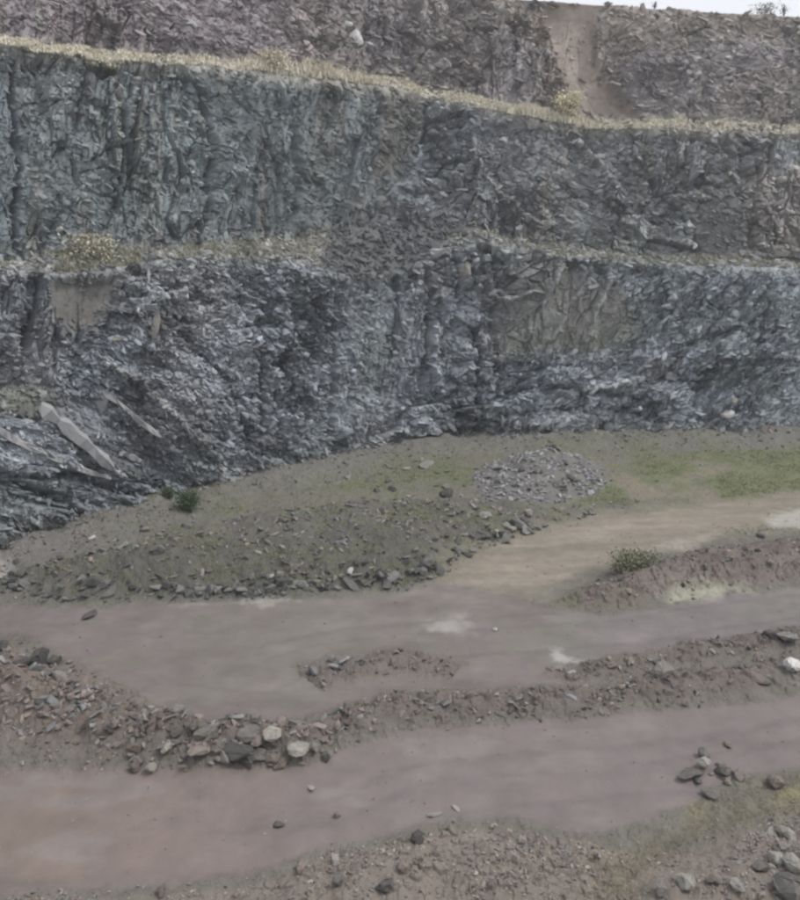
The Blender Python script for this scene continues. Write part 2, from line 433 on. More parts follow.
g_ = col.mean(-1, keepdims=True); col = (g_ + (col - g_) * 0.72) * (np.where(R < 5.9, 1.30, 1.16) * (1 - .22 * soft) * np.where(ledge | shelf, .8, 1))[..., None] * C3(.975, 1.0, 1.01) * (1 + .16 * z_right)[..., None]
pale = (h2(np.floor(U * 2.6 + 2 * fbm(U, V, 61, 2)), np.floor(V * 3.4 + 2 * fbm(U, V, 62, 2)), 63) > 0.975) * (1 - soft)
col = mix(col, C3(0.42, 0.43, 0.44), pale * 0.45)
col = np.clip(col, 0.02, 0.75)
nr, nc = TY.shape
def grid_faces(r0, r1, nc):
    a = (np.arange(r0, r1)[:, None] * nc + np.arange(nc - 1)[None]).ravel()
    return np.stack([a, a + 1, a + nc + 1, a + nc], -1)
cum = np.concatenate([[0], np.cumsum(sub)])
spans = [('lower_rock_face', 0, cum[4]), ('lower_rock_ledge', cum[4], cum[5]), ('middle_rock_face', cum[5], cum[6]),
         ('upper_rock_ledge', cum[6], cum[7]), ('upper_rock_face', cum[7], cum[8]), ('quarry_rim_ground', cum[8], cum[9])]
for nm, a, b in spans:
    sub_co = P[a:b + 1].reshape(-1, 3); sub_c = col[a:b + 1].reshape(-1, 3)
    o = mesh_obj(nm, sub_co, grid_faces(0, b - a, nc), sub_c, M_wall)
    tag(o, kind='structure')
# plateau behind the rim
e = P[-1]; m = 40
far = e + (e - np.array([0, 0, 0])) * 0; far = far.copy(); far[:, 1] += 150; far[:, 0] *= 4; far[:, 2] += 1
idx = np.arange(0, nc, 10)
o = mesh_obj('plateau_ground', np.concatenate([e[idx] - [0, .05, .02], far[idx]]), grid_faces(0, 1, len(idx)), None, M_brown); tag(o, kind='structure')

WP = P.reshape(-1, 3); WQX, WQY, WD = project(WP); WN = normals(P)
if WN[60, 600, 1] > 0: WN = -WN
WN = WN.reshape(-1, 3)
def wall_hit(px, py, r=5):
    m = np.where((np.abs(WQX - px) < r) & (np.abs(WQY - py) < r))[0]
    if not len(m): return None
    d = WD[m]; near = m[d < d.min() + 0.6]
    k = near[np.argmin((WQX[near] - px) ** 2 + (WQY[near] - py) ** 2)]
    return WP[k]

# ------------------------------------------------------------------ ground sheet
pyr = np.linspace(905, 434, 560)
Yr = np.array([G(400, p)[1] for p in pyr])
Yr = np.concatenate([np.array([-60, -35, -20, -12, -7, -4, -2, 0, 1.5, 3, 4.5, 6, 7.2, 8.2, 9, 9.8, 10.4, 11, 11.4, 11.8]), Yr[Yr > 12.0], np.linspace(51, 62, 20)[1:]])
Yr = np.unique(np.round(Yr, 4))
dn = np.concatenate([[-3, -2, -1.5, -1.2], np.linspace(-1.0, -0.6, 60, endpoint=False), np.linspace(-0.6, 0.6, 980, endpoint=False), np.linspace(0.6, 1.0, 60), [1.2, 1.5, 2, 3]])
GY = np.repeat(Yr[:, None], len(dn), 1)
GX = dn[None] * np.maximum(GY, 8)
wallline = [(P0[8, k, 0], P0[8, k, 1]) for k in range(0, nc, 12)]

B1 = GP([(-200, 625, 2.1, .8), (0, 700, 1.9, .75), (60, 715, 1.6, .65), (120, 735, 1.2, .6), (180, 748, .9, .65), (240, 752, .75, .75), (300, 750, .65, .65), (345, 728, .7, .4),
         (400, 715, .75, .33), (500, 708, .75, .3), (600, 700, .8, .38), (700, 688, .85, .4), (800, 668, .8, .22), (1000, 640, .8, .25)])
B2 = GP([(560, 676, .6, .04), (640, 668, .7, .10), (700, 655, .7, .2), (770, 644, .7, .25), (830, 636, .7, .25), (1000, 610, .7, .2)])
BH = GP([(300, 684, .9, .0), (340, 672, 1.0, .16), (385, 664, .9, .2), (440, 668, .8, .08), (470, 676, .7, 0)])
P_M1 = GP([(-10, 592), (20, 572), (90, 556), (150, 545), (240, 525), (330, 505), (420, 500), (500, 505), (560, 508), (610, 500), (650, 500), (580, 520), (520, 536), (470, 556), (440, 578), (400, 588), (300, 597), (180, 600), (60, 602)])
P_M2 = GP([(548, 606), (575, 588), (640, 568), (690, 552), (760, 545), (900, 520), (1100, 500), (1100, 560), (860, 578), (770, 588), (700, 592), (650, 604), (600, 612)])
P_PILE = GP([(474, 500), (470, 478), (492, 460), (530, 452), (575, 453), (604, 464), (614, 484), (600, 498), (545, 505), (500, 505)])
P_F2 = GP([(560, 960), (590, 905), (640, 868), (700, 846), (760, 828), (820, 806), (1000, 770), (1200, 760), (1200, 960)])
P_F1 = GP([(-300, 960), (-300, 905), (0, 900), (150, 893), (250, 886), (330, 858), (380, 850), (450, 832), (520, 832), (600, 842), (640, 860), (600, 960)])
P_R1 = GP([(-400, 740), (-100, 760), (60, 768), (160, 772), (300, 770), (340, 750), (420, 728), (520, 722), (640, 712), (760, 702), (900, 672), (1150, 630), (1150, 730), (900, 750), (790, 772), (735, 780), (700, 808), (630, 828), (580, 838), (520, 824), (450, 826), (380, 842), (330, 852), (250, 880), (150, 890), (0, 896), (-400, 905)])
P_R2 = GP([(-300, 600), (0, 605), (60, 607), (180, 602), (300, 599), (400, 592), (440, 580), (545, 605), (600, 613), (660, 606), (710, 594), (780, 590), (870, 580), (1150, 555), (1150, 600), (900, 625), (790, 634), (700, 648), (640, 660), (560, 672), (600, 685), (500, 698), (400, 702), (340, 712), (290, 728), (200, 728), (140, 708), (100, 690), (70, 665), (20, 640), (-300, 600)])
P_TR = GP([(432, 584), (450, 560), (480, 548), (530, 530), (600, 512), (700, 504), (820, 488), (1000, 470), (1000, 505), (800, 528), (740, 532), (660, 548), (620, 560), (570, 578), (545, 598), (500, 596)])

WXg = 0.7 * fbm(GX / 1.3, GY / 1.3, 201, 3); WYg = 0.7 * fbm(GX / 1.3, GY / 1.3, 205, 3)
def heights(x, y, detail=True):
    wx = 0.7 * fbm(x / 1.3, y / 1.3, 201, 3); wy = 0.7 * fbm(x / 1.3, y / 1.3, 205, 3)
    xx, yy = x + wx, y + wy
    h = 0.16 * fbm(x / 5, y / 5, 210, 3)
    lum = 0.55 + 1.1 * (fbm(x / 0.9, y / 0.9, 220, 3) + 0.4)
    mk = {}
    for L in (B1, B2, BH):
        d, ex = ldist(L, xx, yy)
        g = np.exp(-(d / np.maximum(ex[..., 0], .1)) ** 2 * 1.2)
        h = h + g * ex[..., 1] * lum
        mk['b'] = np.maximum(mk.get('b', 0), g * (ex[..., 1] > 0.03))
    d1 = sdf(P_M1, xx, yy); h = h + sst(-0.2, 2.6, d1) * (0.95 + 1.0 * fbm(x / 3, y / 3, 231, 3)); mk['m1'] = sst(-.2, .6, d1)
    d2 = sdf(P_M2, xx, yy); h = h + sst(-0.2, 1.4, d2) * 0.55 * lum; mk['m2'] = sst(-.2, .5, d2)
    d3 = sdf(P_PILE, xx, yy); h = h + sst(-0.3, 2.8, d3) * 0.8 * (.85 + fbm(x / 1.2, y / 1.2, 290, 2)); mk['p'] = sst(-.2, .6, d3)
    d4 = sdf(P_F2, xx, yy); h = h + sst(-0.1, 1.3, d4) * 0.45 * (0.8 + 0.8 * fbm(x / .8, y / .8, 236, 3)); mk['f2'] = sst(-.2, .4, d4)
    d5 = sdf(P_F1, xx, yy); h = h + sst(-0.1, 1.0, d5) * 0.16 * lum; mk['f1'] = sst(-.2, .3, d5)
    mk['r1'] = sst(-.1, .35, sdf(P_R1, xx * .5 + x * .5, yy * .5 + y * .5)); mk['r2'] = sst(-.15, .5, sdf(P_R2, xx * .5 + x * .5, yy * .5 + y * .5)); mk['t'] = sst(-.9, 1.3, sdf(P_TR, xx, yy) + .8 * fbm(x / .7, y / .5, 295, 3))
    dw, _ = ldist(wallline, x, y)
    h = h + 0.75 * sst(3.0, 0, dw) * (0.8 + fbm(x / 1.5, y / 1.5, 240, 3)); mk['w'] = sst(4.5, 0.5, dw + 2 * wx)
    sm = np.clip(mk['r1'] * (1 - mk['b'] * .9) + mk['r2'] * (1 - mk['b'] * .9) + mk['t'] * .8, 0, 1)
    mk['sm'] = sm
    if detail:
        ro = (1 - sm)
        mx_ = np.maximum(np.maximum(mk['b'], mk['m1'] * .8), np.maximum(mk['f1'], mk['f2']) * .6)
        h = h + mx_ * ro * (0.34 * fbm(x / .8, y / .8, 280, 2) + 0.16 * fbm(x / .3, y / .3, 284, 3))
        h = h + ro * (0.16 * fbm(x / .45, y / .45, 250, 4) + 0.07 * fbm(x / .12, y / .12, 255, 3))
        r1, r2, r3, du, dv, gap = cells(x / .22 + wx, y / .22 + wy, 260)
        h = h + ro * 0.05 * (r1 ** 3) * sst(0, .25, gap) * (0.4 + 2.2 * np.maximum(mk['b'], np.maximum(mk['m2'], mk['f1'] * .6)))
        # wheel ruts worn along the two roads, following their direction
        for ln, off in ((B1, 1.9), (B1, 2.6), (B1, 3.7), (B1, 4.4), (B1, -3.0), (B1, -4.6), (B1, -5.4)):
            d, _ = ldist(ln, x, y)
            side = np.sign(off)
            near = y < np.interp(x, [p[0] for p in B1], [p[1] for p in B1])
            ok = near if side > 0 else ~near
            h = h - sm * ok * 0.055 * np.exp(-((d - abs(off) - .3 * fbm(x / 4, y / 4, 270, 2)) / .22) ** 2)
        h = h + sm * (0.03 * fbm(x / .4, y / .6, 275, 4) + .05 * fbm(x / 1.6, y / 1.2, 277, 2))
    # the bank on which the camera stands
    h = h + np.where(y < 9.5, (9.5 - y).clip(0, 10.5) * 0.92, 0)
    return h, mk
GH, MK = heights(GX, GY)
gm = lambda k: MK[k]
gc = np.broadcast_to(C3(0.182, 0.175, 0.152), GX.shape + (3,)).copy()
n1 = fbm(GX / 2.5, GY / 2.5, 301, 4); n2 = fbm(GX / .8, GY / .8, 305, 4); n3 = fbm(GX / .25, GY / .25, 309, 3)
GQX = 400 + F * GX / (GY * ct + EYE * st); 
bk = sst(30, 38, GY)
gc = mix(gc, C3(0.20, 0.195, 0.155), bk * .9)
gc = mix(gc, C3(0.168, 0.182, 0.108), bk * sst(-.1, .1, n1 + .4 * n2) * .85)
P_GR = GP([(590, 500), (620, 470), (700, 452), (1000, 445), (1000, 480), (800, 490), (700, 500)])
zg = sst(-1, 1.2, sdf(P_GR, GX + WXg * 2, GY + WYg * 2))
gc = mix(gc, C3(0.185, 0.20, 0.118), zg * sst(-.3, .0, n1 + n2 * .5))
gc = mix(gc, C3(0.27, 0.235, 0.185), zg * sst(.05, .2, -n1) * .7)
gc = mix(gc, C3(0.150, 0.145, 0.130), gm('m1') * .9)
gc = mix(gc, C3(0.150, 0.162, 0.108), gm('m1') * sst(-.1, .12, n2 + .6 * n1) * .75)
P_M1D = GP([(60, 600), (120, 575), (250, 560), (400, 545), (480, 530), (430, 585), (300, 597)])
gc = mix(gc, C3(0.125, 0.122, 0.112), sst(-.5, .8, sdf(P_M1D, GX + WXg, GY + WYg)) * .6)
gc = mix(gc, C3(0.205, 0.20, 0.195), gm('p') * .8)
gc = mix(gc, C3(0.20, 0.195, 0.19), gm('w') * .6)
gc = mix(gc, C3(0.20, 0.168, 0.152), gm('m2') * .9)
gc = mix(gc, C3(0.165, 0.172, 0.105), gm('m2') * sst(660, 600, GQX) * .7 * sst(-.1, .1, n2))
gc = mix(gc, C3(0.315, 0.275, 0.225), gm('t') * (.9))
st_n = fbm(GX * .25 + GY * .1 + .5 * WXg, GY / .8 - GX * .12 + .9 * WYg, 320, 4)
gc = mix(gc, C3(0.225, 0.21, 0.17), gm('t') * sst(-.02, .16, -st_n + .3 * n2) * .6)
gc = mix(gc, C3(0.40, 0.36, 0.30), gm('t') * sst(.05, .22, st_n) * .55)
road = C3(0.226, 0.190, 0.190)
gc = mix(gc, road, gm('r2')); gc = mix(gc, road, gm('r1'))
gc = mix(gc, C3(0.250, 0.200, 0.178), gm('r1') * sst(420, 60, GQX) * (.55 + .45 * sst(-.1, .1, n1)))
gc = mix(gc, C3(0.212, 0.208, 0.172), gm('r2') * sst(.0, .18, n1) * .6)
gc = mix(gc, C3(0.195, 0.195, 0.20), gm('r2') * sst(500, 620, GQX) * .3)
dust = fbm(GX / 2.2 + 5, GY / .9, 331, 4)
rd = np.clip(gm('r1') + gm('r2'), 0, 1)
gc = mix(gc, C3(.27, .245, .235), rd * sst(.08, .25, dust) * .55)
gc = mix(gc, C3(.175, .155, .148), rd * sst(.06, .25, -dust) * .5)
d, ex = ldist(BH, GX + WXg, GY + WYg)
gc = mix(gc, C3(0.19, 0.18, 0.145), sst(2.0, .3, d) * .5 * (ex[..., 1] > 0.02))
gc = mix(gc, C3(0.190, 0.160, 0.150), gm('b') * .85)
gc = mix(gc, C3(0.215, 0.175, 0.15), gm('b') * sst(200, 60, GQX) * .8)
gc = mix(gc, C3(0.16, 0.16, 0.12), gm('b') * sst(.04, .2, n2) * .3)
gc = mix(gc, C3(0.25, 0.215, 0.188), np.maximum(gm('f1'), gm('f2')) * .9)
P_MOSS = GP([(590, 905), (600, 868), (660, 840), (690, 830), (690, 806), (740, 792), (800, 772), (900, 760), (900, 800), (800, 812), (760, 826), (700, 842), (650, 880), (640, 905)])
zm = sst(-.5, .4, sdf(P_MOSS, GX + WXg * .7, GY + WYg * .7))
gc = mix(gc, C3(0.25, 0.225, 0.16), zm * (.2 + .35 * sst(-.05, .12, n2)) * .8)
def patch(pts, c, m, soft=.25):
    global gc
    k = sst(-soft, soft * 1.6, sdf(GP(pts), GX + WXg * .6, GY + WYg * .8) + .5 * n3 + .7 * n2) * m
    gc = mix(gc, c, k)
patch([(415, 628), (445, 612), (462, 614), (472, 636), (440, 632)], C3(.40, .38, .37), .8, .35)      # pale soft-edged patch in the far road colour
patch([(545, 646), (556, 648), (566, 656), (582, 661), (560, 664), (550, 658)], C3(.46, .44, .43), .75, .15)
patch([(764, 518), (790, 508), (1000, 500), (1000, 522), (800, 530), (770, 528)], C3(.46, .45, .41), .85, .3)
patch([(660, 600), (680, 590), (740, 584), (746, 590), (700, 600), (675, 605)], C3(.42, .42, .33), .8, .35)
patch([(170, 604), (300, 598), (300, 602), (180, 608)], C3(.36, .345, .32), .7, .2)
patch([(-100, 575), (10, 570), (20, 580), (-100, 592)], C3(.42, .40, .38), .7, .3)
patch([(600, 560), (640, 545), (740, 528), (700, 545), (640, 562)], C3(.42, .38, .33), .55, .3)
zy = sst(-.4, .3, sdf(GP([(690, 806), (740, 795), (800, 778), (900, 764), (900, 782), (800, 800), (740, 812), (700, 820)]), GX + WXg * .5, GY + WYg * .5))
gc = mix(gc, C3(.29, .27, .15), zy * .6 * sst(-.15, .1, n2))
g_ = gc.mean(-1, keepdims=True); gc = (g_ + (gc - g_) * 0.95) * 0.82
gc = gc * (1 + .22 * n2 + .16 * n3 * (1 - .55 * gm('sm')) + .10 * n1)[..., None]
gr, gcn = GX.shape
fc = grid_faces(0, gr - 1, gcn)
GP3 = np.stack([GX, GY, GH], -1).reshape(-1, 3)
def fmask(k): return k.ravel()[fc].mean(1) > .5
f1 = fmask(gm('r1') * (1 - gm('b'))); f2 = fmask(gm('r2') * (1 - gm('b'))) & ~f1; f3 = fmask(gm('t')) & ~f1 & ~f2
gcf = np.clip(gc, .02, .7).reshape(-1, 3)
for nm, fm, mt in (('ground', ~(f1 | f2 | f3), M_soil), ('near_haul_road', f1, M_road), ('far_haul_road', f2, M_road), ('dirt_track', f3, M_soil)):
    use, inv = np.unique(fc[fm], return_inverse=True)
    o = mesh_obj(nm, GP3[use], inv.reshape(-1, 4), gcf[use], mt, smooth=(mt is M_road)); tag(o, kind='structure')

def ground_at(px, py, it=5):
    z = 0.0
    for _ in range(it):
        x, y = G(px, py, z)
        z = 0.5 * z + 0.5 * float(heights(np.array([x]), np.array([y]))[0][0])
    x, y = G(px, py, z)
    return x, y, float(heights(np.array([x]), np.array([y]))[0][0])

# ------------------------------------------------------------------ stones
def rock_arrays(seed, n=16, flat=.65, knob=.0, sub_=1):
    r = random.Random(seed)
    bm = bmesh.new()
    for _ in range(n):
        a = r.uniform(0, 2 * math.pi); z = r.uniform(-1, 1); k = math.sqrt(1 - z * z); ra = r.uniform(.75, 1.0)
        bm.verts.new((k * math.cos(a) * ra * .5, k * math.sin(a) * ra * .38, z * ra * .5 * flat))
    res = bmesh.ops.convex_hull(bm, input=bm.verts)
    bmesh.ops.delete(bm, geom=list({g for g in res['geom_interior'] + res['geom_unused'] if isinstance(g, bmesh.types.BMVert)}), context='VERTS')
    if sub_:
        bmesh.ops.bevel(bm, geom=list(bm.edges), offset=.012, segments=1, affect='EDGES', clamp_overlap=True)
        bmesh.ops.triangulate(bm, faces=bm.faces)
        bmesh.ops.subdivide_edges(bm, edges=list(bm.edges), cuts=1, use_grid_fill=True)
        for v in bm.verts:
            v.co += Vector((r.uniform(-1, 1), r.uniform(-1, 1), r.uniform(-1, 1))) * .02
    bmesh.ops.triangulate(bm, faces=bm.faces)
    bmesh.ops.recalc_face_normals(bm, faces=bm.faces)
    bm.verts.ensure_lookup_table()
    co = np.array([v.co[:] for v in bm.verts]); fa = np.array([[v.index for v in f.verts] for f in bm.faces])
    bm.free()
    return co, fa
SHAPES = [rock_arrays(500 + i, random.Random(i).choice((18, 24, 30)), random.Random(i + 9).choice((.45, .6, .8))) for i in range(14)]
SIMPLE = [rock_arrays(900 + i, 9 + i % 4, (.4, .6, .8)[i % 3], sub_=0) for i in range(14)]
ROCKM = {}
def rock_mesh(i, mat):
    k = (i % len(SHAPES), mat.name)
    if k not in ROCKM:
        co, fa = SHAPES[k[0]]
        me = bpy.data.meshes.new('rock'); me.from_pydata(co.tolist(), [], fa.tolist()); me.materials.append(mat); me.update()
        ROCKM[k] = me
    return ROCKM[k]
def rock(name, loc, size, mat, label, cat='rock', group=None, shape=None, rot=None, sc=(1, 1, 1), sink=.15):
    i = shape if shape is not None else random.randrange(99)
    o = bpy.data.objects.new(name, rock_mesh(i, mat))
    C.objects.link(o)
    o.scale = (size * sc[0], size * sc[1], size * sc[2])
    o.rotation_euler = rot if rot else (random.uniform(-.35, .35), random.uniform(-.35, .35), random.uniform(0, 6.28))
    zmin = min((o.rotation_euler.to_matrix() @ Vector([a * b for a, b in zip(v.co, o.scale)])).z for v in o.data.vertices)
    hgt = -2 * zmin
    o.location = (loc[0], loc[1], loc[2] - zmin - sink * hgt)
    tag(o, label, cat, group)
    return o
def mpp(y, z=0): return (y * ct + (EYE - z) * st) / F       # metres per photo pixel
NOT = [  # px, py(base), width px, material, label, kw
    (792, 668, 25, M_white, 'large pale boulder with a dark shaded side beside the right end of the far road', dict(sc=(1, .9, 1.25), shape=3)),
    (787, 640, 26, M_grey, 'grey boulder on the faint ridge just above the large pale boulder', dict(sc=(1, 1, .9))),
    (768, 640, 14, M_dark, 'small dark rock touching the left of the grey boulder on the faint ridge', {}),
    (711, 653, 11, M_pale, 'small white stone on the far side of the right ridge between the roads', {}),
    (664, 678, 26, M_grey, 'rounded grey rock at the back of the berm below the small white stone', {}),
    (612, 667, 12, M_brown, 'small brown rock lying alone on the far road left of the ridge', {}),
    (760, 682, 24, M_brown, 'flat brown rock near the right end of the middle berm', dict(sc=(1.2, .8, .5))),
    (300, 752, 27, M_pale, 'pale wedge of rock at the right end of the rocky berm', dict(sc=(1.1, 1, .8), shape=5)),
    (272, 738, 26, M_pale, 'pale upright block in the centre of the rocky berm', dict(sc=(.8, .9, 1.2))),
    (252, 736, 30, M_grey, 'grey slab of rock leaning among the blocks in the centre of the rocky berm', dict(sc=(1.2, .8, .6))),
    (234, 756, 40, M_dark, 'long dark slab low in front of the rocky berm', dict(sc=(1.3, .7, .45))),
    (244, 763, 18, M_dark, 'small dark rock just below the long dark slab', {}),
    (200, 755, 34, M_brown, 'broad brown rock at the front of the rocky berm left of the long dark slab', dict(sc=(1.2, .8, .6))),
    (168, 752, 19, M_pale, 'squarish pale block at the left part of the rocky berm', dict(sc=(1, 1, 1.2))),
    (150, 771, 15, M_pale, 'small pale stone lowest in front of the berm beside the near road', {}),
    (135, 770, 15, M_brown, 'small brown stone touching the left of the lowest pale stone before the berm', {}),
    (327, 760, 14, M_grey, 'small grey stone to the right of the pale wedge of rock', {}),
    (312, 789, 13, M_pale, 'thin white stone lying flat on the near road below the pale wedge', dict(sc=(1.2, .7, .3))),
    (279, 826, 14, M_dark, 'single dark stone in the middle of the left half of the near road', dict(sc=(1.1, .8, .7))),
    (337, 817, 9, M_brown, 'tiny brown stone on the near road right of the single dark stone', {}),
    (435, 815, 15, M_pale, 'larger of the two flat pale stones at the near edge of the near road', dict(sc=(1.1, .8, .4))),
    (457, 809, 11, M_pale, 'smaller of the two flat pale stones at the near edge of the near road', dict(sc=(1.1, .8, .4))),
    (495, 631, 6, M_white, 'tiny white stone alone on the far road right of the pale patch', {}),
    (40, 668, 26, M_dark, 'jagged dark block topmost in the heap at the left end of the berm', dict(sc=(1, .8, 1.2), rot=(.6, -.5, .4))),
    (55, 665, 20, M_dark, 'smaller jagged dark block leaning on the right of the topmost dark block', dict(sc=(1, .7, 1.0), rot=(.5, .5, 1.4))),
    (24, 666, 18, M_dark, 'dark slanted block left of the topmost dark block at the left end of the berm', dict(sc=(1.1, .7, .8))),
    (5, 650, 20, M_dark, 'dark rock at the left picture edge in the heap of the berm', {}),
    (38, 676, 18, M_pale, 'pale flat stone just under the jagged dark blocks', dict(sc=(1.2, .9, .4))),
    (60, 682, 22, M_grey, 'grey block below the jagged dark blocks', {}),
    (90, 617, 18, M_dark, 'dark stone lying alone at the left end of the far road', dict(sc=(1.3, .8, .6))),
    (703, 757, 15, M_grey, 'small grey stone just behind the rock cluster on the near road', {}),
    (728, 746, 10, M_brown, 'small brown stone alone behind and right of the rock cluster', {}),
    (690, 778, 28, M_grey, 'low grey rock at the left of the cluster on the near road', dict(sc=(1.2, .8, .5), sink=.02)),
    (703, 768, 20, M_pale, 'pale topmost rock of the cluster on the near road', dict(sc=(1, .9, .8), sink=-.25)),
    (722, 774, 20, M_grey, 'grey rock at the back right of the cluster on the near road', {}),
    (711, 797, 21, M_grey, 'rounded grey rock lowest in the cluster on the near road', dict(sc=(1, 1, .9))),
    (738, 778, 16, M_brown, 'small brown rock at the right tip of the cluster on the near road', {}),
    (776, 785, 24, M_brown, 'brown mossy rock on the yellow green moss right of the cluster', {}),
    (686, 886, 27, M_pale, 'smooth rounded pale stone in front of the grassy bank', dict(sc=(1, .9, .9), shape=2)),
    (660, 893, 20, M_grey, 'greyish stone just left of the smooth rounded pale stone', {}),
    (737, 888, 18, M_pale, 'pale stone between the rounded stone and the bottom right heap', {}),
    (712, 884, 16, M_brown, 'brown stone just right of the smooth rounded pale stone', {}),
    (386, 890, 26, M_dark, 'dark leaning rock at the bottom edge in the stony foreground', dict(sc=(.8, .8, 1.3), rot=(.2, -.7, .3))),
    (403, 868, 18, M_brown, 'brown rock above and right of the dark leaning rock', {}),
    (302, 870, 16, M_brown, 'brown rock at the top of the left part of the stony foreground', {}),
    (338, 884, 14, M_grey, 'small grey stone between the brown rock and the dark leaning rock', {}),
    (162, 893, 15, M_brown, 'brown stone at the bottom edge left of the stony foreground', {}),
    (418, 842, 18, M_dark, 'dark stone on the edge of the near road above the stony foreground', {}),
    (522, 842, 12, M_pale, 'pale yellowish stone at the top edge of the stony foreground', {}),
    (704, 845, 0, None, '', {}),
    (786, 838, 20, M_pale, 'pale block topmost in the heap at the bottom right corner', {}),
    (776, 862, 20, M_pale, 'pale stone second from the top in the heap at the bottom right corner', {}),
    (792, 870, 24, M_pale, 'large pale block at the right edge of the heap in the bottom right corner', {}),
    (788, 893, 36, M_grey, 'largest grey rock low in the heap at the bottom right corner', dict(sc=(1, 1, 1))),
    (760, 872, 20, M_grey, 'grey rock at the left of the heap in the bottom right corner', {}),
    (470, 512, 0, None, '', {}),
    (485, 518, 13, M_pale, 'pale stone in the green ground below the rubble pile, leftmost of four', {}),
    (529, 515, 12, M_pale, 'pale stone in the green ground directly below the rubble pile', {}),
    (507, 528, 10, M_pale, 'pale stone topmost of a trio above the sandy track', {}),
    (497, 537, 13, M_pale, 'pale stone at the left of the trio above the sandy track', {}),
    (512, 530, 11, M_pale, 'pale stone at the right of the trio above the sandy track', {}),
    (427, 466, 20, M_grey, 'flat grey slab of stone left of the rubble pile', dict(sc=(1.3, .9, .4))),
    (447, 503, 16, M_dark, 'dark stone in the green ground left of the rubble pile', {}),
    (351, 573, 10, M_white, 'white stone at the toe of the dark spoil mound', {}),
    (92, 539, 8, M_white, 'white stone before the foot of the dipping slabs at the left', {}),
    (145, 531, 12, M_grey, 'grey stone between the green bush and the white stone', {}),
    (158, 553, 18, M_grey, 'grey boulder on the left shoulder of the dark spoil mound', {}),
]
nrock = 0
for px, py, wd, mt, lb, kw in NOT:
    if not wd: continue
    x, y, z = ground_at(px, py)
    rock('rock', (x, y, z), wd * mpp(y, z) * 1.12, mt, lb, **kw); nrock += 1

AREAS = [  # polygon in the photo, count, size px range, materials, label, group
    ([(0, 640), (60, 650), (100, 690), (140, 712), (140, 765), (60, 745), (0, 700)], 44, (8, 19), (M_grey, M_dark, M_brown, M_brown), 'in the left end of the berm', 'rocks in the left end of the berm'),
    ([(130, 722), (210, 724), (290, 724), (335, 735), (330, 765), (240, 768), (160, 764)], 50, (9, 27), (M_grey, M_dark, M_brown, M_grey, M_grey), 'in the rockiest stretch of the berm', 'rocks heaped in the middle of the berm'),
    ([(360, 700), (500, 694), (620, 680), (760, 668), (770, 690), (650, 712), (500, 718), (370, 722)], 34, (5, 12), (M_grey, M_brown, M_dark), 'in the low right stretch of the berm', 'stones in the right stretch of the berm'),
    ([(120, 588), (200, 570), (330, 565), (425, 560), (430, 580), (330, 590), (200, 592)], 44, (7, 15), (M_grey, M_dark, M_dark, M_grey), 'along the toe of the spoil mound', 'stones at the toe of the spoil mound'),
    ([(478, 480), (500, 458), (550, 450), (590, 465), (600, 485), (560, 495), (500, 492)], 40, (7, 12), (M_grey, M_pale, M_grey, M_dark), 'on the pale rubble pile', 'stones of the rubble pile'),
    ([(686, 772), (700, 762), (725, 764), (740, 776), (722, 796), (705, 792)], 12, (7, 15), (M_grey, M_brown, M_dark), 'in the rock cluster on the near road', 'small stones of the cluster on the near road'),
    ([(735, 870), (765, 835), (800, 820), (800, 898), (745, 895)], 16, (8, 18), (M_grey, M_pale, M_brown), 'in the heap at the bottom right corner', 'stones of the bottom right heap'),
    ([(270, 865), (420, 850), (520, 845), (600, 855), (590, 895), (280, 895)], 18, (6, 14), (M_brown, M_brown, M_grey, M_pale), 'in the stony foreground', 'stones of the stony foreground'),
    ([(570, 590), (660, 565), (700, 548), (800, 528), (800, 560), (720, 578), (620, 600)], 22, (6, 13), (M_brown, M_dark, M_grey), 'in the brown mound by the sandy track', 'stones in the brown mound'),
    ([(330, 480), (420, 460), (470, 480), (480, 520), (380, 520), (330, 505)], 34, (6, 14), (M_grey, M_dark, M_grey, M_pale), 'in the scatter left of the rubble pile', 'stones scattered left of the rubble pile'),
]
def in_poly(poly):
    xs = [p[0] for p in poly]; ys = [p[1] for p in poly]
    while True:
        x = random.uniform(min(xs), max(xs)); y = random.uniform(min(ys), max(ys))
        if sdf(poly, np.array([x]), np.array([y]))[0] > 0: return x, y
CW = {'grey slate stone': 'grey', 'dark slate stone': 'dark', 'muddy brown stone': 'muddy brown', 'pale limestone': 'pale'}
def ordi(n): return str(n) + ('th' if 10 <= n % 100 <= 20 else {1: 'st', 2: 'nd', 3: 'rd'}.get(n % 10, 'th'))
for poly, n, (a, b), mats, lb, gp in AREAS:
    mine = []
    for _ in range(n):
        px, py = in_poly(poly)
        x, y, z = ground_at(px, py, 3)
        s = (a + (b - a) * random.random() ** 2) * mpp(y, z) * 1.15
        mt = random.choice(mats)
        o = rock('rock', (x, y, z), s, mt, lb, group=gp, sc=(1, random.uniform(.7, 1), random.uniform(.5, 1.1)), sink=random.uniform(.1, .4)); nrock += 1
        mine.append((float(project(np.array([x, y, z]))[0]), s, mt.name, o))
    mine.sort(key=lambda t_: t_[0]); big_ = sorted(t_[1] for t_ in mine)
    for i_, (_, s_, mn, o) in enumerate(mine):
        w_ = 'large' if s_ > big_[int(len(big_) * .8)] else ('small' if s_ < big_[int(len(big_) * .4)] else 'middling')
        o['label'] = '%s %s stone, %s from the left %s' % (w_, CW[mn], ordi(i_ + 1) if i_ else 'farthest', lb) if i_ else '%s %s stone, leftmost %s' % (w_, CW[mn], lb)
print('single rocks', nrock)

